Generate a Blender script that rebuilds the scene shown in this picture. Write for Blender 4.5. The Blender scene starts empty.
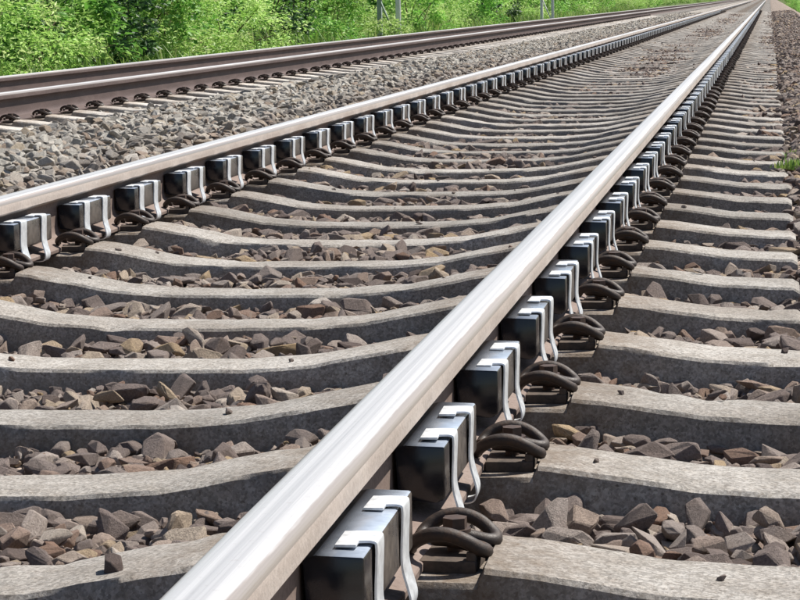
import bpy, bmesh, math, random
import numpy as np
from mathutils import Vector, Matrix, Euler, noise

rnd = random.Random(7)
rng = np.random.default_rng(7)
scene = bpy.context.scene
COL = scene.collection

# ------------------------------------------------------------------ camera
# World: near track runs along +Y, the right-hand rail is centred on X = 0, rail tops at Z = 0.
CAM = np.array([0.4724, 0.0, 0.4849])
F_PX, YAW, PITCH, ROLL = 2414.9, 0.1530, 0.1226, -0.0180      # focal length in px of an 800 px wide picture
_d = np.array([-math.sin(YAW) * math.cos(PITCH), math.cos(YAW) * math.cos(PITCH), -math.sin(PITCH)])
_r = np.array([math.cos(YAW), math.sin(YAW), 0.0])
_u = np.cross(_r, _d)
CR = _r * math.cos(ROLL) + _u * math.sin(ROLL)
CU = -_r * math.sin(ROLL) + _u * math.cos(ROLL)
cam_data = bpy.data.cameras.new('camera')
cam = bpy.data.objects.new('camera', cam_data)
COL.objects.link(cam)
cam_data.sensor_width = 36.0
cam_data.lens = F_PX / 800.0 * 36.0
cam_data.clip_start = 0.05
cam_data.clip_end = 6000
M = Matrix.Identity(4)
for i in range(3):
    M[i][0], M[i][1], M[i][2], M[i][3] = CR[i], CU[i], -_d[i], CAM[i]
cam.matrix_world = M
scene.camera = cam

# ------------------------------------------------------------------ light
SUN = Vector((0.62, 0.50, 1.15)).normalized()                   # direction to the sun: right, ahead, high
world = bpy.data.worlds.new('World')
scene.world = world
world.use_nodes = True
wn = world.node_tree
bg = wn.nodes['Background']
sky = wn.nodes.new('ShaderNodeTexSky')
sky.sky_type = 'NISHITA'
sky.sun_disc = False
sky.sun_elevation = math.asin(SUN.z)
sky.sun_rotation = math.atan2(SUN.x, SUN.y)
sky.dust_density = 1.0
sky.ozone_density = 0.9
bg.inputs['Strength'].default_value = 0.068
wn.links.new(sky.outputs[0], bg.inputs['Color'])
sun_data = bpy.data.lights.new('sun', 'SUN')
sun_data.energy = 5.0
sun_data.angle = math.radians(0.5)
sun_data.color = (1.0, 0.95, 0.87)
sun = bpy.data.objects.new('sun', sun_data)
sun.rotation_euler = (-SUN).to_track_quat('-Z', 'Y').to_euler()
COL.objects.link(sun)
scene.view_settings.view_transform = 'Standard'
scene.view_settings.look = 'None'
scene.view_settings.gamma = 1.0
scene.view_settings.exposure = 0.66
scene.view_settings.use_curve_mapping = False

# ------------------------------------------------------------------ helpers
def tag(o, label=None, cat=None, group=None, kind=None):
    if label: o['label'] = label
    if cat: o['category'] = cat
    if group: o['group'] = group
    if kind: o['kind'] = kind
    return o

def link(name, data, parent=None, loc=(0, 0, 0), rot=(0, 0, 0), scale=None):
    o = bpy.data.objects.new(name, data)
    COL.objects.link(o)
    o.location = loc
    o.rotation_euler = rot
    if scale is not None: o.scale = scale
    if parent is not None: o.parent = parent
    return o

class MB:
    """collects vertices, faces and material indices and turns them into one mesh"""
    def __init__(s): s.v, s.f, s.m = [], [], []
    def add(s, verts, faces, mi=0, xf=None):
        b = len(s.v)
        s.v += [tuple(xf @ Vector(p)) if xf else tuple(p) for p in verts]
        s.f += [tuple(i + b for i in f) for f in faces]
        s.m += [mi] * len(faces)
        return s
    def box(s, x0, x1, y0, y1, z0, z1, mi=0, bev=0.0, xf=None):
        bm = bmesh.new()
        bmesh.ops.create_cube(bm, size=1.0)
        for v in bm.verts:
            v.co = Vector(((x0 + x1) / 2 + v.co.x * (x1 - x0), (y0 + y1) / 2 + v.co.y * (y1 - y0), (z0 + z1) / 2 + v.co.z * (z1 - z0)))
        if bev: bmesh.ops.bevel(bm, geom=list(bm.edges), offset=bev, segments=2, affect='EDGES', profile=0.6)
        return s.bm(bm, mi, xf)
    def bm(s, bm, mi=0, xf=None):
        bm.verts.index_update()
        s.add([v.co.copy() for v in bm.verts], [[v.index for v in f.verts] for f in bm.faces], mi, xf)
        bm.free()
        return s
    def tube(s, pts, rad, n=8, mi=0, closed_ends=True, xf=None, flat=1.0):
        pts = [Vector(p) for p in pts]
        rads = rad if isinstance(rad, (list, tuple)) else [rad] * len(pts)
        up = Vector((0.12, 0.2, 1.0)).normalized()
        vs, fs = [], []
        prev = None
        for i, p in enumerate(pts):
            t = (pts[min(i + 1, len(pts) - 1)] - pts[max(i - 1, 0)]).normalized()
            a = prev if prev is not None else up
            a = (a - t * a.dot(t))
            if a.length < 1e-4: a = t.orthogonal()
            a.normalize(); prev = a
            b = t.cross(a)
            for k in range(n):
                an = 2 * math.pi * k / n
                vs.append(p + (a * math.cos(an) * flat + b * math.sin(an)) * rads[i])
        for i in range(len(pts) - 1):
            for k in range(n):
                fs.append((i * n + k, i * n + (k + 1) % n, (i + 1) * n + (k + 1) % n, (i + 1) * n + k))
        if closed_ends:
            fs.append(tuple(range(n))[::-1]); fs.append(tuple((len(pts) - 1) * n + k for k in range(n)))
        return s.add(vs, fs, mi, xf)
    def mesh(s, name, mats, smooth=None):
        me = bpy.data.meshes.new(name)
        me.from_pydata(s.v, [], s.f)
        for m in (mats if isinstance(mats, (list, tuple)) else [mats]): me.materials.append(m)
        me.polygons.foreach_set('material_index', s.m)
        bm = bmesh.new(); bm.from_mesh(me)
        bmesh.ops.recalc_face_normals(bm, faces=bm.faces)
        bm.to_mesh(me); bm.free()
        if smooth is not None:
            me.polygons.foreach_set('use_smooth', [True] * len(me.polygons))
            try: me.set_sharp_from_angle(angle=math.radians(smooth))
            except Exception: pass
        me.update()
        return me

def catmull(pts, n=6):
    P = [Vector(p) for p in pts]
    P = [P[0] * 2 - P[1]] + P + [P[-1] * 2 - P[-2]]
    out = []
    for i in range(1, len(P) - 2):
        for k in range(n):
            t = k / n
            a, b, c, d = P[i - 1], P[i], P[i + 1], P[i + 2]
            out.append(0.5 * ((2 * b) + (c - a) * t + (2 * a - 5 * b + 4 * c - d) * t * t + (3 * b - a - 3 * c + d) * t ** 3))
    out.append(P[-2])
    return out

def np_mesh(name, verts, faces, mats, smooth=False):
    """fast mesh from arrays; faces: (n,k) array"""
    me = bpy.data.meshes.new(name)
    n, k = faces.shape
    me.vertices.add(len(verts)); me.vertices.foreach_set('co', np.ascontiguousarray(verts, dtype=np.float32).ravel())
    me.loops.add(n * k); me.loops.foreach_set('vertex_index', faces.astype(np.int32).ravel())
    me.polygons.add(n)
    me.polygons.foreach_set('loop_start', np.arange(0, n * k, k, dtype=np.int32))
    me.polygons.foreach_set('loop_total', np.full(n, k, dtype=np.int32))
    for m in (mats if isinstance(mats, (list, tuple)) else [mats]): me.materials.append(m)
    if smooth: me.polygons.foreach_set('use_smooth', [True] * n)
    me.update(calc_edges=True)
    me.validate()
    return me

def project(P):
    v = np.asarray(P, dtype=float) - CAM
    D = v @ _d
    return 400 + F_PX * (v @ CR) / D, 300 - F_PX * (v @ CU) / D, D

ORD = ['first', 'second', 'third', 'fourth', 'fifth', 'sixth', 'seventh', 'eighth', 'ninth', 'tenth', 'eleventh', 'twelfth',
       'thirteenth', 'fourteenth', 'fifteenth', 'sixteenth', 'seventeenth', 'eighteenth', 'nineteenth', 'twentieth']

# ------------------------------------------------------------------ materials
class NT:
    def __init__(s, name):
        s.m = bpy.data.materials.new(name); s.m.use_nodes = True
        s.t = s.m.node_tree; s.b = s.t.nodes['Principled BSDF']
    def n(s, kind, **kw):
        nd = s.t.nodes.new(kind)
        for k, v in kw.items():
            if k.startswith('i_'):
                key = k[2:]
                nd.inputs[int(key) if key.isdigit() else key.replace('_', ' ')].default_value = v
            else: setattr(nd, k, v)
        return nd
    def l(s, a, b): s.t.links.new(a, b)
    def coords(s, sc=(1, 1, 1), space='Object'):
        tc = s.n('ShaderNodeTexCoord'); mp = s.n('ShaderNodeMapping')
        mp.inputs['Scale'].default_value = sc
        s.l(tc.outputs[space], mp.inputs[0]); return mp.outputs[0]
    def noise(s, vec, scale, detail=4, rough=0.6):
        nd = s.n('ShaderNodeTexNoise'); nd.inputs['Scale'].default_value = scale
        nd.inputs['Detail'].default_value = detail; nd.inputs['Roughness'].default_value = rough
        if vec is not None: s.l(vec, nd.inputs['Vector'])
        return nd.outputs['Fac']
    def ramp(s, fac, stops):
        nd = s.n('ShaderNodeValToRGB'); r = nd.color_ramp
        while len(r.elements) < len(stops): r.elements.new(0.5)
        for e, (p, c) in zip(r.elements, stops):
            e.position = p; e.color = (*c, 1) if len(c) == 3 else c
        s.l(fac, nd.inputs[0]); return nd.outputs[0]
    def mix(s, fac, a, b, blend='MIX'):
        nd = s.n('ShaderNodeMix', data_type='RGBA', blend_type=blend)
        for sock, v in ((nd.inputs['Factor'], fac), (nd.inputs[6], a), (nd.inputs[7], b)):
            if hasattr(v, 'links') or isinstance(v, bpy.types.NodeSocket): s.l(v, sock)
            else: sock.default_value = v if not isinstance(v, tuple) else ((*v, 1) if len(v) == 3 else v)
        return nd.outputs[2]
    def maprange(s, v, a, b, c, d):
        nd = s.n('ShaderNodeMapRange')
        s.l(v, nd.inputs[0])
        for i, x in enumerate((a, b, c, d)): nd.inputs[i + 1].default_value = x
        return nd.outputs[0]
    def bump(s, h, strength=0.4, dist=0.01):
        nd = s.n('ShaderNodeBump'); nd.inputs['Strength'].default_value = strength; nd.inputs['Distance'].default_value = dist
        s.l(h, nd.inputs['Height']); s.l(nd.outputs[0], s.b.inputs['Normal'])
    def out(s, col=None, rough=None, metal=None, spec=None):
        for key, v in (('Base Color', col), ('Roughness', rough), ('Metallic', metal), ('Specular IOR Level', spec)):
            if v is None: continue
            if isinstance(v, bpy.types.NodeSocket): s.l(v, s.b.inputs[key])
            else: s.b.inputs[key].default_value = (*v, 1) if isinstance(v, tuple) and len(v) == 3 else v
        return s.m

def mat_steel_top():
    k = NT('polished_rail_top')
    v = k.coords((75, 0.22, 75)); st = k.noise(v, 1.0, 5, 0.6)
    v2 = k.coords((1, 1, 1)); gr = k.noise(v2, 90, 3)
    fine = k.noise(k.coords((420, 2.5, 420)), 1.0, 3)
    col = k.ramp(st, [(0.3, (0.53, 0.505, 0.485)), (0.5, (0.65, 0.63, 0.61)), (0.7, (0.76, 0.74, 0.72))])
    col = k.mix(k.maprange(gr, 0.6, 0.8, 0, 0.35), col, (0.42, 0.36, 0.32))
    sx = k.n('ShaderNodeSeparateXYZ'); k.l(v2, sx.inputs[0])
    ax = k.n('ShaderNodeMath', operation='ABSOLUTE'); k.l(sx.outputs[0], ax.inputs[0])
    wob = k.n('ShaderNodeMath', operation='ADD'); k.l(ax.outputs[0], wob.inputs[0]); k.l(k.maprange(k.noise(k.coords((20, 1.5, 20)), 1.0, 5, .7), 0.3, 0.7, -0.003, 0.003), wob.inputs[1])
    shoulder = k.maprange(wob.outputs[0], 0.0255, 0.0285, 0.0, 0.8)          # wheels do not polish the outer shoulders
    col = k.mix(shoulder, col, (0.30, 0.245, 0.21))
    ro = k.maprange(st, 0.25, 0.75, 0.30, 0.48)
    k.bump(fine, 0.4, 0.0008)
    return k.out(col, ro, 0.52)

def mat_rail_side(name, a, b, c):
    k = NT(name)
    n1 = k.noise(k.coords((14, 3.2, 14)), 1.0, 6, 0.75); n2 = k.noise(k.coords(), 120, 4, 0.7)
    col = k.ramp(n1, [(0.3, a), (0.55, b), (0.78, c)])
    col = k.mix(k.maprange(n2, 0.35, 0.75, 0, 0.5), col, tuple(x * 0.55 for x in a))
    k.bump(n2, 0.5, 0.002)
    return k.out(col, k.maprange(n2, 0.3, 0.8, 0.55, 0.85), 0.1)

def mat_concrete(name='sleeper_concrete', gain=1.0):
    k = NT(name)
    oi = k.n('ShaderNodeObjectInfo')
    add = k.n('ShaderNodeVectorMath', operation='ADD'); tc = k.n('ShaderNodeTexCoord')
    k.l(tc.outputs['Object'], add.inputs[0])
    cx = k.n('ShaderNodeCombineXYZ'); mul = k.n('ShaderNodeMath', operation='MULTIPLY'); mul.inputs[1].default_value = 57.0
    k.l(oi.outputs['Random'], mul.inputs[0]); k.l(mul.outputs[0], cx.inputs[0]); k.l(mul.outputs[0], cx.inputs[2])
    k.l(cx.outputs[0], add.inputs[1]); v = add.outputs[0]
    big = k.noise(v, 5, 5, 0.65); mid = k.noise(v, 28, 5, 0.7); fine = k.noise(v, 115, 5, 0.8)
    vor = k.n('ShaderNodeTexVoronoi'); vor.inputs['Scale'].default_value = 95; k.l(v, vor.inputs['Vector'])
    col = k.ramp(big, [(0.28, (0.24, 0.222, 0.20)), (0.5, (0.345, 0.325, 0.30)), (0.72, (0.43, 0.41, 0.385))])
    col = k.mix(k.maprange(mid, 0.45, 0.72, 0, 0.6), col, (0.22, 0.195, 0.165))
    col = k.mix(k.maprange(k.noise(v, 2.2, 4, 0.7), 0.48, 0.68, 0, 0.5), col, (0.20, 0.165, 0.135))
    col = k.mix(k.maprange(fine, 0.50, 0.66, 0, 0.75), col, (0.17, 0.145, 0.12))
    col = k.mix(k.maprange(vor.outputs['Distance'], 0.0, 0.16, 0.55, 0.0), col, (0.52, 0.50, 0.465))
    vg = k.n('ShaderNodeTexVoronoi'); vg.inputs['Scale'].default_value = 260; k.l(v, vg.inputs['Vector'])
    vs_ = k.n('ShaderNodeSeparateColor'); k.l(vg.outputs['Color'], vs_.inputs[0])
    gsc = k.n('ShaderNodeVectorMath', operation='SCALE'); k.l(col, gsc.inputs[0]); k.l(k.maprange(vs_.outputs[0], 0, 1, 0.66, 1.28), gsc.inputs['Scale'])
    pits = k.n('ShaderNodeTexVoronoi'); pits.inputs['Scale'].default_value = 60; k.l(v, pits.inputs['Vector'])
    col = k.mix(k.maprange(pits.outputs['Distance'], 0.05, 0.17, 0.8, 0.0), gsc.outputs[0], (0.10, 0.085, 0.07))
    # brown brake dust and rust that settles round the fastenings and on the rough flanks
    sep = k.n('ShaderNodeSeparateXYZ'); k.l(tc.outputs['Object'], sep.inputs[0])
    ab = k.n('ShaderNodeMath', operation='ABSOLUTE'); k.l(sep.outputs[0], ab.inputs[0])
    sub = k.n('ShaderNodeMath', operation='SUBTRACT'); k.l(ab.outputs[0], sub.inputs[0]); sub.inputs[1].default_value = 0.7535
    ab2 = k.n('ShaderNodeMath', operation='ABSOLUTE'); k.l(sub.outputs[0], ab2.inputs[0])
    near = k.maprange(ab2.outputs[0], 0.12, 0.30, 0.75, 0.0)
    rm = k.n('ShaderNodeMath', operation='MULTIPLY'); k.l(near, rm.inputs[0]); k.l(k.maprange(mid, 0.3, 0.6, 0.25, 1), rm.inputs[1])
    col = k.mix(rm.outputs[0], col, (0.155, 0.11, 0.075))
    geo = k.n('ShaderNodeNewGeometry'); sepn = k.n('ShaderNodeSeparateXYZ'); k.l(geo.outputs['Normal'], sepn.inputs[0])
    flank = k.n('ShaderNodeMath', operation='MULTIPLY')
    k.l(k.maprange(sep.outputs[2], -0.255, -0.215, 0.85, 0.0), flank.inputs[0]); k.l(k.maprange(fine, 0.3, 0.6, 0.3, 1.0), flank.inputs[1])
    col = k.mix(flank.outputs[0], col, (0.20, 0.165, 0.13))
    tint = k.maprange(oi.outputs['Random'], 0, 1, 0.72 * gain, 1.02 * gain)
    br = k.n('ShaderNodeVectorMath', operation='SCALE'); k.l(col, br.inputs[0]); k.l(tint, br.inputs['Scale'])
    ad = k.n('ShaderNodeMath', operation='ADD'); k.l(fine, ad.inputs[0]); k.l(mid, ad.inputs[1])
    k.bump(ad.outputs[0], 0.45, 0.005)
    return k.out(br.outputs[0], 0.92, 0.0, 0.25)

def mat_stone():
    k = NT('ballast_stone')
    oi = k.n('ShaderNodeObjectInfo')
    v = k.coords()
    n1 = k.noise(v, 1.3, 4, 0.65); n2 = k.noise(v, 9.0, 4, 0.7)
    used = k.ramp(oi.outputs['Random'], [(0.0, (0.11, 0.082, 0.074)), (0.22, (0.29, 0.235, 0.21)), (0.42, (0.19, 0.153, 0.138)), (0.60, (0.42, 0.36, 0.32)),
                                          (0.74, (0.25, 0.155, 0.11)), (0.86, (0.46, 0.39, 0.33)), (0.93, (0.42, 0.30, 0.17)), (1.0, (0.54, 0.48, 0.43))])
    fresh = k.ramp(oi.outputs['Random'], [(0.0, (0.24, 0.215, 0.19)), (0.25, (0.60, 0.565, 0.50)), (0.45, (0.36, 0.335, 0.30)), (0.65, (0.70, 0.665, 0.59)),
                                           (0.8, (0.36, 0.28, 0.22)), (0.9, (0.48, 0.41, 0.31)), (1.0, (0.68, 0.65, 0.60))])
    sep = k.n('ShaderNodeSeparateXYZ'); k.l(oi.outputs['Location'], sep.inputs[0])
    col = k.mix(k.maprange(sep.outputs[0], -2.55, -1.95, 1, 0), used, fresh)
    col = k.mix(k.maprange(n1, 0.45, 0.75, 0, 0.45), col, (0.20, 0.15, 0.125))
    sp = k.n('ShaderNodeVectorMath', operation='SCALE'); k.l(col, sp.inputs[0]); k.l(k.maprange(n2, 0.3, 0.75, 0.60, 1.30), sp.inputs['Scale'])
    n3 = k.noise(v, 30.0, 3, 0.7)
    adn = k.n('ShaderNodeMath', operation='ADD'); k.l(n2, adn.inputs[0]); k.l(n3, adn.inputs[1])
    k.bump(adn.outputs[0], 0.6, 0.05)
    return k.out(sp.outputs[0], 0.88, 0.0, 0.3)

def mat_bed():
    k = NT('ballast_bed_grit')
    v = k.coords()
    vo = k.n('ShaderNodeTexVoronoi'); vo.inputs['Scale'].default_value = 24; k.l(v, vo.inputs['Vector'])
    n1 = k.noise(v, 1.2, 4); n2 = k.noise(v, 60, 4, 0.7)
    used = k.ramp(n2, [(0.3, (0.20, 0.16, 0.135)), (0.7, (0.37, 0.31, 0.265))])
    fresh = k.ramp(n2, [(0.3, (0.20, 0.18, 0.16)), (0.7, (0.48, 0.45, 0.41))])
    sep = k.n('ShaderNodeSeparateXYZ'); k.l(v, sep.inputs[0])
    col = k.mix(k.maprange(sep.outputs[0], -2.55, -1.95, 1, 0), used, fresh)
    hsv = k.n('ShaderNodeSeparateColor'); k.l(vo.outputs['Color'], hsv.inputs[0])
    sc = k.n('ShaderNodeVectorMath', operation='SCALE'); k.l(col, sc.inputs[0]); k.l(k.maprange(hsv.outputs[0], 0, 1, 0.6, 1.35), sc.inputs['Scale'])
    col = k.mix(k.maprange(n1, 0.4, 0.7, 0, 0.4), sc.outputs[0], (0.20, 0.15, 0.11))
    inv = k.maprange(vo.outputs['Distance'], 0, 0.6, 1, 0)
    k.bump(inv, 0.9, 0.03)
    return k.out(col, 0.95, 0, 0.2)

def mat_plain(name, c, rough, metal=0.0, var=0.25, scale=40, bump=0.2, bd=0.002, spec=0.5):
    k = NT(name)
    n = k.noise(k.coords(), scale, 5, 0.7)
    col = k.ramp(n, [(0.3, tuple(x * (1 - var) for x in c)), (0.7, tuple(min(1, x * (1 + var)) for x in c))])
    if bump: k.bump(n, bump, bd)
    return k.out(col, k.maprange(n, 0.3, 0.7, max(0.02, rough - 0.08), min(1, rough + 0.08)), metal, spec)

def mat_block():
    k = NT('damper_black_rubber')
    v = k.coords(); n = k.noise(v, 30, 5, 0.7); d = k.noise(v, 9, 5, 0.7)
    geo = k.n('ShaderNodeNewGeometry')
    col = k.ramp(n, [(0.3, (0.006, 0.007, 0.010)), (0.7, (0.013, 0.014, 0.020))])
    sep = k.n('ShaderNodeSeparateXYZ'); k.l(v, sep.inputs[0])
    outer = k.n('ShaderNodeMath', operation='MULTIPLY')
    ab = k.n('ShaderNodeMath', operation='ABSOLUTE'); k.l(sep.outputs[0], ab.inputs[0])
    k.l(k.maprange(ab.outputs[0], 0.072, 0.0745, 0, 1), outer.inputs[0]); k.l(k.maprange(d, 0.35, 0.6, 0.05, 0.6), outer.inputs[1])
    col = k.mix(outer.outputs[0], col, (0.19, 0.155, 0.125))          # splashed dirt on the outer face
    col = k.mix(k.maprange(n, 0.58, 0.8, 0, 0.12), col, (0.10, 0.085, 0.07))
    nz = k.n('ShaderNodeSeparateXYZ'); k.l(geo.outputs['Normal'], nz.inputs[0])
    dust_sheen = k.n('ShaderNodeMath', operation='MULTIPLY'); k.l(k.maprange(nz.outputs[2], 0.75, 0.95, 0, 1), dust_sheen.inputs[0])
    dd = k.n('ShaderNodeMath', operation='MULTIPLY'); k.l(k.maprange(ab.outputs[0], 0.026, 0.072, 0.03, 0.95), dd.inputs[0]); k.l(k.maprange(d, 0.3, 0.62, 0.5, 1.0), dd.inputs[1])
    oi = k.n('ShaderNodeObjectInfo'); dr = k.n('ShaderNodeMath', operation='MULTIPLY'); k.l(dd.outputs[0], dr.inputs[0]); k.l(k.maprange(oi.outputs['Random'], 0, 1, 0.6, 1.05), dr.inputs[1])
    k.l(dr.outputs[0], dust_sheen.inputs[1])
    col = k.mix(dust_sheen.outputs[0], col, (0.50, 0.57, 0.68))  # dusty tops with a bluish sky reflection painted in, stronger toward the outer edge
    ro = k.maprange(n, 0.3, 0.75, 0.15, 0.26)
    rr = k.n('ShaderNodeMath', operation='MAXIMUM'); k.l(ro, rr.inputs[0]); k.l(k.maprange(outer.outputs[0], 0, 1, 0, 0.85), rr.inputs[1])
    k.bump(n, 0.12, 0.002)
    pass
    k.b.inputs['IOR'].default_value = 1.55
    return k.out(col, rr.outputs[0], 0.0, 0.5)

def mat_strap():
    k = NT('galvanised_spring_steel')
    n = k.noise(k.coords(), 60, 4, 0.7)
    col = k.ramp(n, [(0.3, (0.62, 0.64, 0.66)), (0.7, (0.84, 0.86, 0.88))])
    big = k.noise(k.coords(), 14, 5, .7)
    col = k.mix(k.maprange(big, 0.52, 0.75, 0, 0.55), col, (0.22, 0.17, 0.13))
    k.bump(n, 0.3, 0.001)
    return k.out(col, k.maprange(n, 0.3, 0.7, 0.3, 0.5), 0.45, 0.5)

def mat_leaf(name, stops, trans=0.35, rough=0.5):
    k = NT(name)
    at = k.n('ShaderNodeAttribute', attribute_name='tint')
    oi = k.n('ShaderNodeObjectInfo')
    col = k.ramp(at.outputs['Fac'], stops)
    sc = k.n('ShaderNodeVectorMath', operation='SCALE'); k.l(col, sc.inputs[0]); k.l(k.maprange(oi.outputs['Random'], 0, 1, 0.8, 1.15), sc.inputs['Scale'])
    k.out(sc.outputs[0], rough, 0.0, 0.4)
    tr = k.n('ShaderNodeBsdfTranslucent'); mx = k.n('ShaderNodeMixShader'); mx.inputs[0].default_value = trans
    k.l(sc.outputs[0], tr.inputs[0]); k.l(k.b.outputs[0], mx.inputs[1]); k.l(tr.outputs[0], mx.inputs[2])
    o = k.t.nodes['Material Output']; k.l(mx.outputs[0], o.inputs[0])
    return k.m

STEEL = mat_steel_top()
SIDE1 = mat_rail_side('worn_grey_rail_side', (0.34, 0.28, 0.24), (0.43, 0.37, 0.33), (0.50, 0.45, 0.41))
WEB1 = mat_rail_side('grey_brown_rail_web', (0.15, 0.105, 0.085), (0.22, 0.165, 0.14), (0.28, 0.225, 0.20))
SIDE2 = mat_rail_side('rusty_rail_side', (0.068, 0.044, 0.039), (0.105, 0.070, 0.062), (0.15, 0.108, 0.098))
CONC = mat_concrete()
CONC_PALE = mat_concrete('pale_sleeper_concrete', 1.65)
STONE = mat_stone()
BED = mat_bed()
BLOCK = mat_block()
STRAP = mat_strap()
def mat_clip():
    k = NT('rusty_brown_spring_clip')
    n = k.noise(k.coords(), 38, 6, 0.75); f = k.noise(k.coords(), 190, 4, 0.7)
    col = k.ramp(n, [(0.3, (0.018, 0.013, 0.011)), (0.52, (0.032, 0.021, 0.016)), (0.68, (0.075, 0.042, 0.026)), (0.8, (0.12, 0.085, 0.06))])
    k.bump(f, 0.5, 0.0015)
    return k.out(col, k.maprange(n, 0.3, 0.7, 0.42, 0.8), 0.1, 0.5)
CLIP = mat_clip()
PLATE = mat_plain('dark_guide_plate', (0.075, 0.055, 0.042), 0.85, 0.0, 0.6, 45, 0.3, 0.001)
SCREW = mat_plain('rusty_screw', (0.06, 0.036, 0.026), 0.6, 0.2, 0.4, 80, 0.3, 0.001)
GRASSGROUND = mat_plain('grassy_soil', (0.085, 0.115, 0.040), 0.95, 0, 0.45, 3.0, 0.6, 0.05, 0.1)
MAST = mat_plain('weathered_green_grey_mast_paint', (0.30, 0.36, 0.33), 0.6, 0.1, 0.2, 12, 0.1)
MASTPALE = mat_plain('pale_mast_steel', (0.66, 0.67, 0.66), 0.5, 0.2, 0.12, 12, 0.1)  # pale steel; on the nearer mast's right upright it paints in the sunlight
BARK = mat_plain('bark', (0.10, 0.075, 0.05), 0.9, 0, 0.35, 20, 0.6, 0.01, 0.2)
LEAF_A = mat_leaf('bright_leaf', [(0.0, (0.045, 0.16, 0.025)), (0.45, (0.20, 0.47, 0.07)), (1.0, (0.48, 0.70, 0.20))], 0.42)
LEAF_B = mat_leaf('yellow_green_leaf', [(0.0, (0.13, 0.31, 0.04)), (0.5, (0.38, 0.60, 0.14)), (1.0, (0.62, 0.72, 0.32))], 0.42)
LEAF_C = mat_leaf('dark_leaf', [(0.0, (0.018, 0.05, 0.016)), (0.6, (0.04, 0.105, 0.03)), (1.0, (0.09, 0.19, 0.05))], 0.3)
LEAF_D = mat_leaf('reddish_brown_leaf', [(0.0, (0.07, 0.05, 0.03)), (0.6, (0.17, 0.12, 0.075)), (1.0, (0.16, 0.24, 0.07))], 0.3)
GRASS = mat_leaf('grass_blade', [(0.0, (0.09, 0.17, 0.03)), (0.6, (0.19, 0.32, 0.06)), (1.0, (0.40, 0.42, 0.16))], 0.35)

# ------------------------------------------------------------------ track layout
G = 0.7535                          # half the distance between rail centres
T1, T2 = -G, -G - 4.0               # track centre lines (neighbouring track 4 m to the left)
SP = 0.6                            # sleeper spacing
Y0 = 2.775                          # first sleeper in the picture
FAR = 420.0
def cant(x): return 0.0 if x > -3.0 else -0.035 * (T2 + G - x) / (2 * G)     # the neighbouring track leans a little outward

# ------------------------------------------------------------------ ground and ballast bed
gm = MB()
gx = [-1500, -300, -60, -30, -18, -12, -9, -7.6, -6.0, 0, 2.0, 3.0, 6, 20, 80, 400, 1500]
gz = [3.0, 2.0, 0.9, 0.5, 0.2, -0.1, -0.35, -0.55, -0.7, -0.7, -0.7, -0.62, -0.55, -0.4, 0.0, 0.5, 1]
gy = [-60, -10, 20, 60, 120, 250, 420, 700, 1500, 3000]
for y in gy:
    for x, z in zip(gx, gz): gm.v.append((x, y, z + (0.0 if y < 420 else (y - 420) * 0.004)))
nx = len(gx)
for j in range(len(gy) - 1):
    for i in range(nx - 1):
        gm.f.append((j * nx + i, j * nx + i + 1, (j + 1) * nx + i + 1, (j + 1) * nx + i)); gm.m.append(0)
ground = tag(link('ground', gm.mesh('ground', GRASSGROUND, 180)), 'green grassy ground beside the railway tracks', 'ground', kind='structure')

def bed_height(x, y):
    """top of the ballast, without the stones"""
    def sm(a, b, t):
        t = np.clip((t - a) / (b - a), 0, 1); return t * t * (3 - 2 * t)
    x = np.asarray(x, float); y = np.asarray(y, float)
    z = np.full(np.broadcast(x, y).shape, -0.247)
    z = z + 0.021 * sm(9.0, 34.0, y)                                   # cribs fuller farther on
    for rc in (0.0, -2 * G):
        z = z + 0.026 * sm(0.38, 0.17, np.abs(x - rc))                  # fouled up round the fastenings
    z = z + 0.022 * sm(0.12, 0.40, x)
    z = z + 0.050 * sm(0.50, 0.66, x) + 0.035 * sm(0.75, 1.15, x)        # shoulder past the sleeper ends
    z = z - 0.55 * sm(1.45, 2.2, x)
    z = z + 0.080 * sm(-2.03, -2.35, x) + 0.018 * sm(-2.7, -3.1, x) - 0.068 * sm(-3.08, -3.50, x)   # heaped between the tracks
    z = z - 0.021 * sm(9.0, 34.0, y) * sm(-2.2, -2.5, x)
    z = z - 0.55 * sm(-6.15, -7.1, x)
    z = z + 0.014 * np.sin(1.7 * x + 0.9 * y) * np.sin(0.6 * y - 1.1 * x) + 0.010 * np.sin(5.1 * x + 2.0) * np.sin(3.3 * y + 1.3)
    return z

xs = np.concatenate([np.linspace(-7.3, 2.3, 97)])
ys = np.concatenate([np.arange(-4, 30, 0.12), np.arange(30, 90, 0.6), np.linspace(90, FAR, 80)])
XX, YY = np.meshgrid(xs, ys)
ZZ = bed_height(XX, YY) - 0.014
V = np.stack([XX, YY, ZZ], -1).reshape(-1, 3)
a = np.arange((len(ys) - 1) * len(xs)).reshape(len(ys) - 1, len(xs))[:, :-1].ravel()
Fq = np.stack([a, a + 1, a + 1 + len(xs), a + len(xs)], -1)
bed = tag(link('ballast_bed', np_mesh('ballast_bed', V, Fq, BED, True)), 'brown grey crushed stone ballast bed under both tracks', 'ballast', kind='structure')

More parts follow.
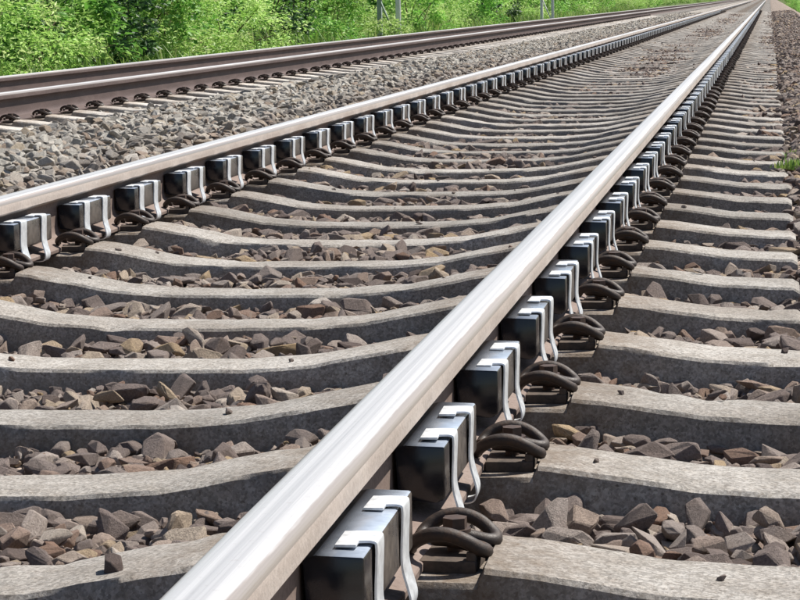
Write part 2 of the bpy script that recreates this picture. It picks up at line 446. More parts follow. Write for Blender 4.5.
# ------------------------------------------------------------------ ballast stones
def stone_mesh(i):
    r = random.Random(100 + i)
    bm = bmesh.new()
    asp = Vector((r.uniform(1.0, 1.3), r.uniform(0.70, 0.95), r.uniform(0.42, 0.72)))
    for _ in range(r.choice((14, 17, 20, 24))):
        p = Vector((r.gauss(0, 1), r.gauss(0, 1), r.gauss(0, 1))).normalized()
        p /= (abs(p.x) ** 5 + abs(p.y) ** 5 + abs(p.z) ** 5) ** 0.2          # blocky, as crushed rock breaks
        p *= r.uniform(0.72, 0.92)
        p.x += p.y * asp.x * 0.25 - p.z * 0.2
        bm.verts.new(Vector((p.x * asp.x, p.y * asp.y, p.z * asp.z)))
    res = bmesh.ops.convex_hull(bm, input=list(bm.verts))
    bmesh.ops.delete(bm, geom=[g for g in set(res['geom_interior'] + res['geom_unused']) if isinstance(g, bmesh.types.BMVert)], context='VERTS')
    bmesh.ops.dissolve_limit(bm, angle_limit=math.radians(14), verts=list(bm.verts), edges=list(bm.edges))
    bmesh.ops.bevel(bm, geom=list(bm.edges), offset=0.05, segments=1, affect='EDGES', profile=0.6, clamp_overlap=True)
    for v in bm.verts:
        if v.co.length > 1.35: v.co *= 1.35 / v.co.length
    bmesh.ops.recalc_face_normals(bm, faces=bm.faces)
    me = bpy.data.meshes.new('stone')
    bm.to_mesh(me); bm.free()
    me.materials.append(STONE)
    return me

STONES = [stone_mesh(i) for i in range(18)]
pts, siz = [], []

def scatter(x0, x1, y0, y1, step, smin, smax, lift=(-0.010, 0.012), keep=1.0):
    nx_, ny_ = max(1, int((x1 - x0) / step)), max(1, int((y1 - y0) / step))
    gx_, gy_ = np.meshgrid(x0 + (np.arange(nx_) + .5) * step, y0 + (np.arange(ny_) + .5) * step)
    n = gx_.size
    x = gx_.ravel() + rng.uniform(-.5, .5, n) * step; y = gy_.ravel() + rng.uniform(-.5, .5, n) * step
    z = bed_height(x, y) + rng.uniform(lift[0], lift[1], n)
    s = smin + (smax - smin) * rng.random(n) ** 1.7
    ok = rng.random(n) < keep
    # inside the picture, with a margin for a step to the side
    P = np.stack([x, y, z], -1); px, py, D = project(P)
    ok &= (D > 0.3) & (px > -400 * (12 / np.maximum(D, 3)) - 60) & (px < 800 + 1500 / np.maximum(D, 1.0) + 40) & (py < 1100) & (py > -40)
    # not inside a sleeper
    for tc, lim in ((T1, 1.33), (T2, 1.33)):
        near = np.abs(((y - Y0 + SP / 2) % SP) - SP / 2)
        ok &= ~((np.abs(x - tc) < lim) & (near < np.where(rng.random(n) < np.clip((y - 14) / 50, 0, 0.4), 0.0, 0.094 + 0.30 * s)))
        for rc in (tc - G, tc + G):                                      # kept below the rail foot
            under = np.abs(x - rc) < 0.095
            P[:, 2] = np.where(under, np.minimum(P[:, 2], -0.225), P[:, 2])
    pts.append(P[ok]); siz.append(s[ok])

scatter(-1.9, 1.5, 2.2, 6.5, 0.024, 0.007, 0.014, (-0.016, -0.002))
scatter(-1.9, 1.5, 2.0, 7.0, 0.030, 0.012, 0.026, (-0.020, 0.002))
scatter(-1.9, 1.5, 2.0, 7.0, 0.050, 0.018, 0.043, (-0.012, 0.012), 0.85)
scatter(-2.0, 1.4, 7.0, 14.0, 0.044, 0.018, 0.036, (-0.014, 0.006))
scatter(-2.0, 1.3, 7.0, 14.0, 0.075, 0.028, 0.044, (-0.006, 0.014), 0.7)
scatter(-6.6, -2.0, 4.0, 26.0, 0.048, 0.022, 0.038, (-0.012, 0.008))
scatter(-3.6, -2.0, 2.0, 26.0, 0.058, 0.022, 0.044, (-0.002, 0.030), 0.8)
scatter(-2.0, 1.3, 14.0, 26.0, 0.050, 0.024, 0.042, (-0.014, 0.008))
scatter(-3.6, 1.3, 26.0, 50.0, 0.062, 0.022, 0.036, (-0.014, 0.004))
scatter(-6.8, -3.6, 26.0, 50.0, 0.10, 0.03, 0.048, (-0.014, 0.006))
scatter(-3.6, 1.4, 50.0, 100.0, 0.13, 0.03, 0.05, (-0.02, 0.002))
ctx = [0, .22, .36, .48, .56, .60, .907, .955, 1.04, 1.12, 1.3]; ctz = [-.212, -.210, -.199, -.175, -.160, -.156, -.156, -.161, -.173, -.184, -.190]
cp, cs_ = [], []
for _ in range(70):
    k_ = rng.integers(0, 14); u_ = rng.uniform(-1.25, 1.28)
    if 0.59 < abs(u_) < 0.92: continue
    s_ = rng.uniform(.004, .011) if rng.random() < .93 else rng.uniform(.013, .020)
    cp.append((T1 + u_, Y0 + SP * k_ + rng.uniform(-.06, .06), np.interp(abs(u_), ctx, ctz) + s_ * .35)); cs_.append(s_)
pts.append(np.array(cp)); siz.append(np.array(cs_))
P = np.concatenate(pts); S = np.concatenate(siz)
# the right-hand shoulder is rougher, stones stand proud there
ROT = rng.uniform(-math.pi, math.pi, (len(P), 3)); ROT[-len(cp):, :2] *= 0.3
ROT[:, :2] *= np.where(rng.random((len(P), 1)) < 0.22, 0.30, 0.14)
IDX = rng.integers(0, len(STONES), len(P))

# the 300 largest in the picture are separate stones
px, py, D = project(P)
size_px = F_PX * S / D * ((px > -5) & (px < 805) & (py > 20) & (py < 608))
# not hidden behind a rail or a damper
hid = (np.abs(P[:, 0]) < 0.10)
hid |= (px > 150 + (597 - py) * 1.036 - 12) & (P[:, 0] < 0.02)
size_px[hid] = 0
order = np.argsort(-size_px)
single = order[:300]; rest = order[300:]
for i in single:
    s = S[i]
    o = link('stone', STONES[IDX[i]], bed, P[i], ROT[i], (s, s, s))

src = bpy.data.collections.new('stone_shapes')
for i, me in enumerate(STONES):
    src.objects.link(bpy.data.objects.new('stone_shape_%02d' % i, me))
cloud = bpy.data.meshes.new('ballast_stones')
cloud.vertices.add(len(rest)); cloud.vertices.foreach_set('co', P[rest].astype(np.float32).ravel())
at = cloud.attributes.new('rot', 'FLOAT_VECTOR', 'POINT'); at.data.foreach_set('vector', ROT[rest].astype(np.float32).ravel())
at = cloud.attributes.new('scl', 'FLOAT', 'POINT'); at.data.foreach_set('value', S[rest].astype(np.float32))
at = cloud.attributes.new('idx', 'INT', 'POINT'); at.data.foreach_set('value', IDX[rest].astype(np.int32))
cloud.materials.append(STONE)
rest_stones = tag(link('ballast_stones', cloud, bed), kind='stuff')
ng = bpy.data.node_groups.new('scatter_stones', 'GeometryNodeTree')
ng.interface.new_socket('Geometry', in_out='INPUT', socket_type='NodeSocketGeometry')
ng.interface.new_socket('Geometry', in_out='OUTPUT', socket_type='NodeSocketGeometry')
gi, go = ng.nodes.new('NodeGroupInput'), ng.nodes.new('NodeGroupOutput')
iop = ng.nodes.new('GeometryNodeInstanceOnPoints'); ci = ng.nodes.new('GeometryNodeCollectionInfo')
ci.inputs['Collection'].default_value = src; ci.inputs['Separate Children'].default_value = True; ci.inputs['Reset Children'].default_value = True
iop.inputs['Pick Instance'].default_value = True
def named(n, t):
    nd = ng.nodes.new('GeometryNodeInputNamedAttribute'); nd.data_type = t; nd.inputs['Name'].default_value = n; return nd.outputs[0]
e2r = ng.nodes.new('FunctionNodeEulerToRotation')
ng.links.new(named('rot', 'FLOAT_VECTOR'), e2r.inputs[0]); ng.links.new(e2r.outputs[0], iop.inputs['Rotation'])
ng.links.new(named('scl', 'FLOAT'), iop.inputs['Scale']); ng.links.new(named('idx', 'INT'), iop.inputs['Instance Index'])
ng.links.new(gi.outputs[0], iop.inputs['Points']); ng.links.new(ci.outputs[0], iop.inputs['Instance']); ng.links.new(iop.outputs[0], go.inputs[0])
rest_stones.modifiers.new('stones', 'NODES').node_group = ng
print('stones', len(P))

# ------------------------------------------------------------------ rails
HEAD = [(0, 0), (.010, -.0002), (.0200, -.0013), (.0285, -.0042), (.0335, -.0088), (.0355, -.0145), (.0362, -.026), (.0366, -.0365), (.0345, -.0395), (.016, -.0475)]
WEB = [(.016, -.0475), (.0105, -.054), (.0086, -.068), (.0083, -.095), (.0088, -.120), (.0125, -.137), (.020, -.1445)]
FOOT = [(.020, -.1445), (.040, -.1505), (.0735, -.1605), (.075, -.1625), (.075, -.170), (.0735, -.172)]
RY = np.concatenate([[-6], np.arange(0, 60, 5), np.linspace(60, FAR, 14)])
def extrude(half, closed, name, mats, top_until=None):
    prof = [(-x, z) for x, z in half[::-1]] + [(x, z) for x, z in half if x != 0]
    n = len(prof); m = MB()
    for y in RY: m.v += [(x, y, z) for x, z in prof]
    rng_ = range(n) if closed else range(n - 1)
    for j in range(len(RY) - 1):
        for i in rng_:
            k = (i + 1) % n
            m.f.append((j * n + i, j * n + k, (j + 1) * n + k, (j + 1) * n + i))
            zc = (prof[i][1] + prof[k][1]) / 2
            m.m.append(0 if (top_until is not None and zc > top_until and not (closed and i == n - 1)) else (1 if top_until is not None else 0))
    m.f.append(tuple(range(n))); m.m.append(m.m[-1])
    m.f.append(tuple((len(RY) - 1) * n + i for i in range(n))); m.m.append(m.m[-1])
    return m.mesh(name, mats, 35)
for side, web, rails in ((SIDE1, WEB1, ((0.0, 'nearest polished steel rail running from the bottom centre to the top right'),
                                        (-2 * G, 'polished rail of the near track crossing the middle left, with dampers on its inner side'))),
                         (SIDE2, SIDE2, ((T2 + G, 'rusty rail of the neighbouring track closest to the gravel strip'),
                                         (T2 - G, 'rusty rail of the neighbouring track right in front of the green bushes')))):
    hm = extrude(HEAD, True, 'head', [STEEL, side], -0.0125); wm = extrude(WEB, False, 'web', [web]); fm = extrude(FOOT, True, 'foot', [web])
    for x, lab in rails:
        r = tag(link('rail', None, None, (x, 0, cant(x))), lab, 'rail', 'rails of the two tracks')
        r.empty_display_size = 0.2
        link('head', hm, r); link('web', wm, r); link('foot', fm, r)

# ------------------------------------------------------------------ sleepers and fastenings
SEAT = -0.1735
def sleeper_mesh(i, mat=None):
    r = random.Random(500 + i)
    ctrl = [(0, -.212), (.22, -.210), (.36, -.199), (.48, -.175), (.560, -.160), (.600, -.156), (.6075, SEAT), (.7535, SEAT), (.8995, SEAT), (.907, -.156),
            (.955, -.161), (1.04, -.173), (1.12, -.184), (1.22, -.189), (1.285, -.191), (1.30, -.200)]
    cu = np.array([c[0] for c in ctrl]); cz = np.array([c[1] for c in ctrl])
    u = sorted(set([round(x, 4) for x in np.linspace(0, 1.30, 53)] + [c[0] for c in ctrl]))
    u = [-x for x in u[::-1] if x > 0] + u
    m = MB(); n = 0
    off = Vector((r.uniform(0, 50), r.uniform(0, 50), r.uniform(0, 50)))
    for x in u:
        zt = float(np.interp(abs(x), cu, cz))
        w = 0.074 + 0.012 * min(1, max(0, (abs(x) - 0.25) / 0.3))
        ring = [(-.140, -.385), (-w - .018, zt - .075), (-w - .011, zt - .030), (-w - .008, zt - .007), (-w - .002, zt - .0012), (-w * .5, zt + .001), (w * .5, zt + .001),
                (w + .002, zt - .0012), (w + .008, zt - .007), (w + .011, zt - .030), (w + .018, zt - .075), (.140, -.385)]
        n = len(ring)
        for q, (y, z) in enumerate(ring):
            p = Vector((x * 9, y * 14, z * 14)) + off
            d = noise.noise(p) * 0.0018 + noise.noise(p * 3.3) * 0.0014
            chip = 0.0
            if q in (2, 3, 4, 7, 8, 9):                                   # chipped arrises
                c = noise.noise(Vector((x * 13, q * 3.1, 0)) + off)
                chip = max(0, c - 0.24) * 0.014
            z2 = z + d - chip * (0.9 if q in (3, 4, 7, 8) else 0.3)
            y2 = y + noise.noise(p + Vector((9, 9, 9))) * 0.0022 - math.copysign(chip * 0.7, y)
            m.v.append((x, y2, z2))
    for j in range(len(u) - 1):
        for q in range(n):
            k = (q + 1) % n
            m.f.append((j * n + q, j * n + k, (j + 1) * n + k, (j + 1) * n + q)); m.m.append(0)
    m.f.append(tuple(range(n))); m.m.append(0); m.f.append(tuple((len(u) - 1) * n + q for q in range(n))); m.m.append(0)
    return m.mesh('concrete_sleeper', mat or CONC, 30)
SLEEPERS = [sleeper_mesh(i) for i in range(8)]
SLEEPERS_PALE = [sleeper_mesh(20 + i, CONC_PALE) for i in range(4)]

# W-shaped spring clip; local x points away from the rail
half = [(-.030, 0, .017), (-.026, .012, .017), (-.006, .0195, .018), (.020, .0215, .012), (.044, .027, .004), (.0535, .040, .003), (.047, .056, .012),
        (.026, .066, .033), (.002, .069, .045), (-.022, .068, .044), (-.043, .063, .031), (-.056, .053, .014), (-.060, .038, .004)]
half = [(x * .80, y * .80, z * .55) for x, y, z in half]
path = [(x, -y, z) for x, y, z in half[:0:-1]] + half
wire = catmull(path, 5)
CLIP_ME = MB().tube(wire, 0.0086, 10).mesh('rail_clip', CLIP, 60)
sm = MB()
def hexa(rad, z0, z1, n=6, mi=0, mb=None):
    vs = [(rad * math.cos(2 * math.pi * k / n + .3), rad * math.sin(2 * math.pi * k / n + .3), z) for z in (z0, z1) for k in range(n)]
    fs = [tuple(range(n))[::-1], tuple(range(n, 2 * n))] + [(k, (k + 1) % n, n + (k + 1) % n, n + k) for k in range(n)]
    mb.add(vs, fs, mi)
hexa(.019, .0170, .0210, 20, 0, sm); hexa(.015, .0210, .034, 6, 0, sm); hexa(.010, -.02, .0185, 12, 0, sm)
SCREW_ME = sm.mesh('screw', SCREW, 40)
pm = MB().box(-.034, .034, -.054, .054, -.022, -.0065, 0, .003)
pm.box(.022, .034, -.052, -.034, -.008, .004, 0, .003).box(.022, .034, .034, .052, -.008, .004, 0, .003)
PLATE_ME = pm.mesh('guide_plate', PLATE, 40)
def merged(parts, name):
    mb = MB(); mats = []
    for me, mi, xf in parts:
        mats_i = me.materials[0]
        if mats_i not in mats: mats.append(mats_i)
        mb.add([v.co for v in me.vertices], [list(p.vertices) for p in me.polygons], mats.index(mats_i), xf)
    return mb.mesh(name, mats, 50)
CLIP_FAR = merged([(MB().tube(catmull(path, 2), .0078, 5).mesh('t', CLIP), 0, None), (SCREW_ME, 0, None), (PLATE_ME, 0, None)], 'rail_clip')

CLIPX = 0.1080
def clip_spots():
    for rs in (-1, 1):                                   # which rail
        for sd in (-1, 1):                               # which side of it
            yield rs * G + sd * CLIPX, (0.0 if sd > 0 else math.pi)
def make_sleeper(k, tc, near, ymax_detail=13.0):
    y = Y0 + SP * k
    o = link('concrete_sleeper', SLEEPERS_PALE[k * 3 % 4] if tc == T2 else SLEEPERS[k * 5 % 8], None, (tc + rnd.uniform(-.006, .006), y + rnd.uniform(-.006, .006), rnd.uniform(-.002, 0)),
             (0, 0, rnd.uniform(-.004, .004)))
    if tc == T2: o.location.z += cant(T2); o.rotation_euler.y = -math.atan(0.035 / (2 * G))
    for cx, rz in clip_spots():
        if near:
            c = link('rail_clip', CLIP_ME, o, (cx, rnd.uniform(-.004, .004), -.1515), (0, 0, rz + rnd.uniform(-.07, .07)))
            link('screw', SCREW_ME, c, (0, 0, 0), (0, 0, rnd.uniform(0, 1)))
            link('guide_plate', PLATE_ME, c)
        else:
            link('rail_clip', CLIP_FAR, o, (cx, 0, -.1515), (0, 0, rz))
    return o

N1, N2a, N2b = 170, 16, 146
for k in range(0, N1):
    o = make_sleeper(k, T1, k < 24)
    if k < 20:
        lab = 'weathered concrete sleeper of the near track, %s counted up from the bottom edge' % ORD[k]
    else:
        lab = 'concrete sleeper in the distant close-set part of the near track'
    tag(o, lab, 'sleeper', 'concrete sleepers of the near track')
for k in range(N2a, N2b):
    o = make_sleeper(k, T2, False)
    j = k - 16
    if 0 <= j < 12:
        lab = 'pale sleeper of the neighbouring track, %s counted from the left edge' % ORD[j]
    else:
        lab = 'pale concrete sleeper in the distant close-set part of the neighbouring track'
    tag(o, lab, 'sleeper', 'concrete sleepers of the neighbouring track')
# the remaining sleepers, far off or outside the picture, as one body
sv = np.array([v.co[:] for v in SLEEPERS[0].vertices]); sf = [list(p.vertices) for p in SLEEPERS[0].polygons]
coarse = MB()
ks = [(k, T1) for k in list(range(-8, 0)) + list(range(N1, 690, 2))] + [(k, T2) for k in list(range(-8, N2a)) + list(range(N2b, 690, 2))]
prof = [(-1.3, -.19), (-.93, -.156), (-.58, -.156), (-.3, -.205), (.3, -.205), (.58, -.156), (.93, -.156), (1.3, -.19)]
for k, tc in ks:
    vs, fs = [], []
    for x, z in prof:
        vs += [(tc + x, Y0 + SP * k + yy, zz) for yy, zz in ((-.14, -.38), (-.10, z - .01), (-.088, z), (.088, z), (.10, z - .01), (.14, -.38))]
    for i in range(len(prof) - 1):
        for q in range(5): fs.append((i * 6 + q, i * 6 + q + 1, i * 6 + q + 7, i * 6 + q + 6))
    fs.append((0, 1, 2, 3, 4, 5)); fs.append(tuple(len(vs) - 6 + q for q in range(6)))
    coarse.add(vs, fs)
tag(link('concrete_sleepers', coarse.mesh('concrete_sleepers', CONC)), 'far-off concrete sleepers merging together where the tracks meet the horizon', 'sleepers', kind='stuff')

# ------------------------------------------------------------------ rail dampers
BX0, BX1, BZ0, BZ1, BL = 0.0115, 0.0755, -0.132, -0.060, 0.325
def block_mesh(sgn):
    m = MB(); bm = bmesh.new()
    prof = [(BX0, BZ1 - .002), (BX0 + .014, BZ1 + .0015), (BX1, BZ1), (BX1, BZ0 + .006), (BX1 - .012, BZ0), (BX0 + .004, BZ0 + .004)]
    vs = [[bm.verts.new((sgn * x, y, z)) for x, z in prof] for y in (-BL / 2, BL / 2)]
    bm.faces.new(vs[0]); bm.faces.new(vs[1][::-1])
    for i in range(len(prof)):
        k = (i + 1) % len(prof); bm.faces.new((vs[0][i], vs[0][k], vs[1][k], vs[1][i]))
    bmesh.ops.recalc_face_normals(bm, faces=bm.faces)
    bmesh.ops.bevel(bm, geom=list(bm.edges), offset=.0035, segments=2, affect='EDGES', profile=.5)
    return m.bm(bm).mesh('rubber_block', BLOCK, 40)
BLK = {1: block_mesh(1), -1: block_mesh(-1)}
def strap_mesh():
    """spring strap: grips the top of one block, runs down its outer side, under the rail foot and up the other side"""
    t = 0.0022
    side = [(.044, BZ1 + .002), (.060, BZ1 + .0032), (.0755, BZ1 + .0030), (.0785, BZ1 - .001), (.0782, BZ1 - .020), (.0770, BZ1 - .045), (.0775, BZ1 - .066), (.0825, BZ1 - .086),
            (.0860, BZ1 - .101), (.0835, BZ1 - .113), (.076, BZ1 - .1170), (.062, BZ1 - .1175)]
    pts2 = [(p.x, p.z) for p in catmull([(x, 0, z) for x, z in side], 4)]
    full = pts2 + [(-x, z) for x, z in pts2[::-1]]
    m = MB(); n = len(full); w = []
    for i, (x, z) in enumerate(full):
        j = min(i, n - 1 - i)
        hw = 0.0235 if j > 7 else 0.0235 + (7 - j) * 0.0006
        a = full[max(i - 1, 0)]; b = full[min(i + 1, n - 1)]
        tx, tz = b[0] - a[0], b[1] - a[1]; L = math.hypot(tx, tz) or 1
        nxx, nz = -tz / L * t, tx / L * t
        # outward = away from the rail axis
        m.v += [(x, -hw, z), (x, hw, z), (x + nxx, hw - .001, z + nz), (x + nxx, -hw + .001, z + nz)]
    for i in range(n - 1):
        for q in range(4):
            k = (q + 1) % 4
            m.f.append((i * 4 + q, i * 4 + k, (i + 1) * 4 + k, (i + 1) * 4 + q)); m.m.append(0)
    m.f.append((0, 1, 2, 3)); m.m.append(0); m.f.append(tuple((n - 1) * 4 + q for q in range(4))); m.m.append(0)
    # folded grip tab on top, toward the far side
    for s in (1, -1):
        m.box(*(sorted((s * .040, s * .062))), -.042, .0225, BZ1 + .0025, BZ1 + .0055, 0, .001)
    return m.mesh('spring_strap', STRAP, 40)
STRAP_ME = strap_mesh()
SY = (-0.094, 0.082)
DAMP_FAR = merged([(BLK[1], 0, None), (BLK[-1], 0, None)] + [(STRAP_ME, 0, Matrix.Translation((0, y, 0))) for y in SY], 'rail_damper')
ND = 150
for rx, nm in ((0.0, 'right'), (-2 * G, 'left')):
    k0 = -1 if rx == 0.0 else 5
    for k in range(k0, k0 + ND):
        y = Y0 + SP * k + 0.5 * SP + rnd.uniform(-.008, .008)
        px_, py_, D_ = project([rx + (.07 if rx == 0 else .07), y, -.1])
        j = k + 1 if rx == 0.0 else k - 5
        if rx == 0.0:
            lab = 'black rail damper with two silver straps on the nearest rail, %s from the bottom' % ORD[j] if j < 16 else 'small black rail damper in the distant row along the nearest rail'
        else:
            lab = 'black rail damper with silver straps on the middle-left rail, %s from the left edge' % ORD[j] if j < 14 else 'small black rail damper in the distant row along the middle-left rail'
        if j < 40:
            d = link('rail_damper', None, None, (rx, y, 0)); d.empty_display_size = .1
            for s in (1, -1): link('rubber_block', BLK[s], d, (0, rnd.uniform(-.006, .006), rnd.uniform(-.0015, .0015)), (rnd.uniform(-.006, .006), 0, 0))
            for sy in SY: link('spring_strap', STRAP_ME, d, (0, sy + rnd.uniform(-.006, .006), 0), (0, 0, rnd.uniform(-.03, .03)))
        else:
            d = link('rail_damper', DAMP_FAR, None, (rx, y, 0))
        tag(d, lab, 'rail damper', 'rail dampers on the ' + ('nearest rail' if rx == 0 else 'middle-left rail'))
fm = MB()
for rx in (0.0, -2 * G):
    for k in list(range(-7, -1 if rx == 0 else 5)) + list(range(149 if rx == 0 else 155, 420)):
        y = Y0 + SP * k + .5 * SP
        for s in (1, -1):
            a_, b_ = sorted((s * BX0, s * BX1))
            fm.box(rx + a_, rx + b_, y - BL / 2, y + BL / 2, BZ0, BZ1)
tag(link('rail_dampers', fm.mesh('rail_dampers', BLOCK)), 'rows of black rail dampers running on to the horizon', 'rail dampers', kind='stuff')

# ------------------------------------------------------------------ plants
def leaf_cloud(centres, radii, counts, size, seed, squash=0.8, zmin=-1e9, width=0.45):
    """leaf blades gathered in clumps; returns verts, faces, tint per vertex"""
    r = np.random.default_rng(seed)
    Vs, Ts = [], []
    for c, rad, n in zip(centres, radii, counts):
        d = r.normal(size=(n, 3)); d /= np.linalg.norm(d, axis=1)[:, None]
        q = d * (rad * r.random(n)[:, None] ** 0.45); q[:, 2] *= squash
        pos = np.asarray(c) + q
        keep = pos[:, 2] > zmin; pos = pos[keep]; d = d[keep]; n = len(pos)
        # leaf axis: outward and drooping, face mostly to the sky
        ax = d + r.normal(size=(n, 3)) * 0.7; ax[:, 2] = ax[:, 2] * 0.4 - 0.15; ax /= np.linalg.norm(ax, axis=1)[:, None]
        nm = r.normal(size=(n, 3)) * 0.55 + np.array([0.25, -0.1, 0.9]); sd = np.cross(nm, ax); sd /= np.linalg.norm(sd, axis=1)[:, None] + 1e-9
        nm = np.cross(ax, sd)
        L = size * r.uniform(0.6, 1.35, n)[:, None]; W = L * width * r.uniform(.8, 1.2, n)[:, None]
        b = pos - ax * L * .5
        Vs.append(np.stack([b, b + ax * L * .45 + sd * W * .5 + nm * L * .07, b + ax * L + nm * L * -.06, b + ax * L * .45 - sd * W * .5 + nm * L * .07], 1))
        t = np.clip(r.normal(0.5, 0.22, n) + r.normal(0, .16), 0, 1); Ts.append(np.repeat(t, 4))
    V = np.concatenate(Vs).reshape(-1, 3); n = len(V) // 4
    b = np.arange(n) * 4
    F = np.stack([b, b + 1, b + 2, b, b + 2, b + 3], -1).reshape(-1, 3)
    return V, F, np.concatenate(Ts)
def leaf_mesh(name, mat, *a, **k):
    V, F, T = leaf_cloud(*a, **k)
    me = np_mesh(name, V, F, mat)
    me.attributes.new('tint', 'FLOAT', 'POINT').data.foreach_set('value', T.astype(np.float32))
    return me

def shrub_parts(seed, mat, H=2.4, R=1.1, clumps=62, per=105, leaf=0.085, low=True, width=.45):
    r = random.Random(seed)
    cs, rs, ns = [], [], []
    for i in range(clumps):
        h = r.random() ** (1.35 if low else 0.9) * H + 0.12
        env = R * (0.80 + 0.30 * math.sin(min(1, h / H) * math.pi)) * (1.0 if h < H * .7 else 0.7)
        an = r.uniform(0, 2 * math.pi); q = env * r.random() ** 0.5
        cs.append((q * math.cos(an), q * math.sin(an), h)); rs.append(r.uniform(.16, .36) * (R / 1.1)); ns.append(int(per * r.uniform(.6, 1.3)))
    crown = leaf_mesh('crown', mat, cs, rs, ns, leaf, seed, width=width)
    m = MB()
    for i in range(0, clumps, 8):
        c = Vector(cs[i]); b = Vector((r.uniform(-.2, .2), r.uniform(-.2, .2), -.1)); mid = b.lerp(c, .5) + Vector((r.uniform(-.1, .1), r.uniform(-.1, .1), .15))
        m.tube([b, mid, c], [.016, .010, .004], 5)
    return crown, m.mesh('stem', BARK, 60)
SHRUB = {'bright': [shrub_parts(11, LEAF_A, 2.2, 1.15), shrub_parts(12, LEAF_A, 2.6, 1.2, leaf=.10)],
         'yellow': [shrub_parts(21, LEAF_B, 1.1, 1.2, 54, 120, .075, width=.32), shrub_parts(22, LEAF_B, 1.3, 1.25, 56, 115, .085, width=.36)],
         'dark': [shrub_parts(31, LEAF_C, 2.8, 0.95, 50, 80, .10, low=False)],
         'red': [shrub_parts(41, LEAF_D, 1.5, .8, 34, 70, .08)]}

def shrub(kind, px_, X, label, scale=1.0, group='green shrubs beyond the neighbouring track', v=0):
    """stands on the line X at the place that the picture shows in column px_"""
    t = (px_ - 400) / F_PX
    D0 = _d + t * CR                                  # ray through that column near the horizon row
    D0 = D0 + (300 - 5) / F_PX * CU
    y = (X - CAM[0]) / D0[0] * D0[1]
    zg = float(np.interp(X, gx, gz))
    crown, stem = SHRUB[kind][v % len(SHRUB[kind])]
    o = link('shrub', None, None, (X, y, zg - .05), (0, 0, rnd.uniform(0, 6.28)), (scale, scale, scale * rnd.uniform(.9, 1.1)))
    o.empty_display_size = .3
    link('crown', crown, o); link('stem', stem, o)
    return tag(o, label, 'shrub', group)

near_row = [
    ('yellow', -20, -8.2, 'yellow-green low shrub at the far left edge behind the rusty rails'),
    ('bright', 30, -8.4, 'bright green leafy shrub nearest the top left corner'),
    ('dark', 88, -8.3, 'dark green shrub between two bright shrubs near the left edge'),
    ('bright', 122, -8.6, 'bright green shrub just right of the leftmost dark shrub'),
    ('red', 150, -8.7, 'brownish shrub in the left part of the green strip'),
    ('yellow', 172, -8.0, 'low yellow-green shrub in front of the brownish shrub'),
    ('yellow', 222, -8.1, 'low yellow-green shrub left of the second dark shrub'),
    ('dark', 262, -8.8, 'dark shrub, the second dark one from the left'),
    ('bright', 302, -8.5, 'bright green shrub just right of the second dark shrub'),
    ('yellow', 342, -8.2, 'low yellow-green shrub left of the nearer lattice mast'),
    ('dark', 336, -11.0, 'dark shrub half hidden left of the nearer lattice mast'),
    ('bright', 412, -8.6, 'bright green shrub just right of the nearer lattice mast'),
    ('yellow', 440, -8.4, 'yellow-green shrub, second to the right of the nearer lattice mast'),
    ('bright', 472, -8.7, 'bright green shrub halfway between the two masts'),
    ('dark', 490, -8.7, 'dark green shrub between the two masts'),
    ('yellow', 515, -9.0, 'yellow-green shrub left of the farther mast'),
]
for i, (kd, px_, X, lab) in enumerate(near_row):
    shrub(kd, px_, X, lab, {'bright': 1.0, 'yellow': 1.0, 'dark': 1.0, 'red': 1.1}[kd], v=i)
# filling rows behind: alike, nothing tells them apart
for i in range(64):
    px_ = -70 + i * 10.6 + rnd.uniform(-6, 6)
    kd = rnd.choice(['bright', 'bright', 'yellow', 'yellow', 'bright', 'bright', 'dark'])
    shrub(kd, px_, rnd.uniform(-12.5, -9.2), 'green shrub in the dense row at the back of the green strip', 1.15 if px_ < 420 else 1.5, 'shrubs in the back row', i)
for i in range(18):
    px_ = 540 + i * 10.5 + rnd.uniform(-3, 3)
    shrub(rnd.choice(['bright', 'yellow', 'yellow']), px_, rnd.uniform(-10.5, -8.8), 'small distant green shrub beyond the farther mast', 1.2, 'distant shrubs beyond the farther mast', i)
# right-hand side, far off
for i, (X, y, sc) in enumerate([(2.1, 162, .42), (2.3, 182, .5), (2.5, 206, .55), (2.8, 232, .65), (2.9, 265, .7), (3.4, 300, .9)]):
    crown, stem = SHRUB[['bright', 'yellow'][i % 2]][i % 2]
    o = link('shrub', None, None, (X, y, -.7), (0, 0, i * 1.3), (sc, sc, sc)); link('crown', crown, o); link('stem', stem, o)
    tag(o, 'distant green shrub to the right of the tracks in the top right corner', 'shrub', 'shrubs in the top right corner')

# a far wood that closes the view
cs, rs, ns = [], [], []
for i in range(420):
    t = rnd.random()
    if i < 300: x, y = rnd.uniform(-46, -24), 70 + 370 * t ** 1.2
    else: x, y = rnd.uniform(-60, 60), rnd.uniform(440, 520)
    h = rnd.uniform(0.0, 4.5) if i < 300 else rnd.uniform(0, 9)
    cs.append((x, y, h)); rs.append(rnd.uniform(1.3, 2.6) * (1 if i < 300 else 2)); ns.append(280)
wood = leaf_mesh('far_wood', LEAF_A, cs, rs, ns, 0.5, 77)
tag(link('far_wood', wood), 'far mass of green trees closing the view at the horizon', 'wood', kind='stuff')

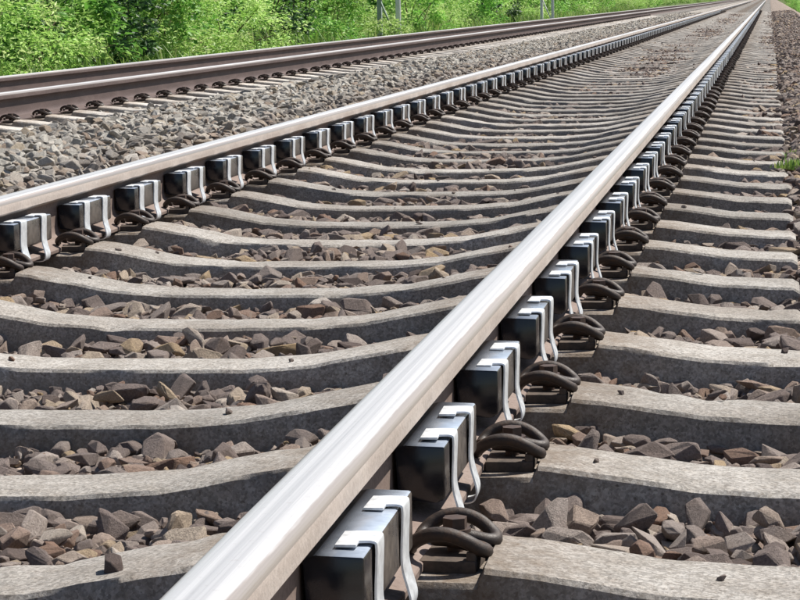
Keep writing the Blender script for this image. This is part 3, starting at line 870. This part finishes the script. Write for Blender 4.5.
# grass and weeds along the far edge of the neighbouring track and in the right-hand shoulder
def grass_mesh(name, xy, zf, hmin, hmax, seed, wid=.006):
    r = np.random.default_rng(seed); n = len(xy)
    an = r.uniform(0, 6.28, n); dr = np.stack([np.cos(an), np.sin(an), np.zeros(n)], -1); sd = np.stack([-np.sin(an), np.cos(an), np.zeros(n)], -1)
    h = r.uniform(hmin, hmax, n)[:, None]; b = np.stack([xy[:, 0], xy[:, 1], zf(xy[:, 0], xy[:, 1])], -1)
    w = wid * r.uniform(.7, 1.5, n)[:, None]; lean = r.uniform(.1, .7, n)[:, None]
    up = np.array([0, 0, 1.0])
    m1 = b + up * h * .6 + dr * h * lean * .3; m2 = b + up * h + dr * h * lean
    V = np.stack([b - sd * w, b + sd * w, m1 + sd * w * .8, m1 - sd * w * .8, m2], 1).reshape(-1, 3)
    k = np.arange(n) * 5
    F = np.stack([k, k + 1, k + 2, k, k + 2, k + 3, k + 3, k + 2, k + 4], -1).reshape(-1, 3)
    me = np_mesh(name, V, F, GRASS)
    me.attributes.new('tint', 'FLOAT', 'POINT').data.foreach_set('value', np.repeat(np.clip(r.normal(.5, .25, n), 0, 1), 5).astype(np.float32))
    return me
n = 12000
gyv = 16 + 140 * rng.random(n) ** 1.5
gxy = np.stack([rng.uniform(-9.6, -7.0, n), gyv], -1)
tag(link('grass', grass_mesh('grass', gxy, lambda x, y: np.interp(x, gx, gz), .20, .62, 5, .012)), 'tall green grass along the foot of the shrubs', 'grass', kind='stuff')

def weed(name, x, y, z, n, spread, hmin, hmax, label, seed):
    xy = np.stack([rng.normal(0, spread, n), rng.normal(0, spread, n)], -1)
    me = grass_mesh(name, xy, lambda a, b: np.zeros_like(a), hmin, hmax, seed, .004)
    o = link('weed', me, None, (x, y, z)); return tag(o, label, 'weed', 'weeds in the right-hand ballast shoulder')
weed('weed', .575, 9.75, -.20, 150, .045, .015, .045, 'small green weed at the right edge beside a sleeper end', 61)
weed('weed', .655, 10.3, -.20, 170, .055, .015, .05, 'green weed just behind the weed at the right edge', 62)

# ------------------------------------------------------------------ lattice masts
def lattice_mast(x, y, h, w, label, mats):
    o = link('lattice_mast', None, None, (x, y, -.6)); o.empty_display_size = .5
    for s, mt in ((-1, mats[0]), (1, mats[1])):
        m = MB()
        m.box(s * w / 2 - .012, s * w / 2 + .012, -.06, .06, 0, h, 0).box(*sorted((s * w / 2, s * (w / 2 + .08))), .052, .064, 0, h, 0).box(*sorted((s * w / 2, s * (w / 2 + .08))), -.064, -.052, 0, h, 0)
        link('chord', m.mesh('chord', mt), o)
    nb = int(h / .75)
    for i in range(nb):
        z0, z1 = .35 + i * .75, .35 + (i + 1) * .75
        if z1 > h: break
        a_, b_ = ((-w / 2, z0), (w / 2, z1)) if i % 2 else ((w / 2, z0), (-w / 2, z1))
        link('lattice_bar', MB().tube([(a_[0], -.055, a_[1]), (b_[0], -.055, b_[1])], .022, 4).mesh('lattice_bar', mats[0]), o)
    link('foundation', MB().box(-w / 2 - .2, w / 2 + .2, -.3, .3, -.3, .12, 0, .02).mesh('foundation', CONC, 40), o)
    link('cantilever_arm', MB().tube([(w / 2, 0, h - 1.6), (w / 2 + 2.4, 0, h - 1.0)], .03, 6).tube([(w / 2, 0, h - .5), (w / 2 + 2.4, 0, h - 1.0)], .022, 6).mesh('cantilever_arm', MASTPALE), o)
    return tag(o, label, 'mast', 'masts beyond the neighbouring track')
lattice_mast(-7.3, 49.6, 7.6, .32, 'lattice mast with two uprights rising out of the green strip, nearer of two', (MAST, MASTPALE))
lattice_mast(-7.3, 85.7, 7.6, .32, 'thin pale mast, the farther one, at the top right of the green strip', (MASTPALE, MASTPALE))
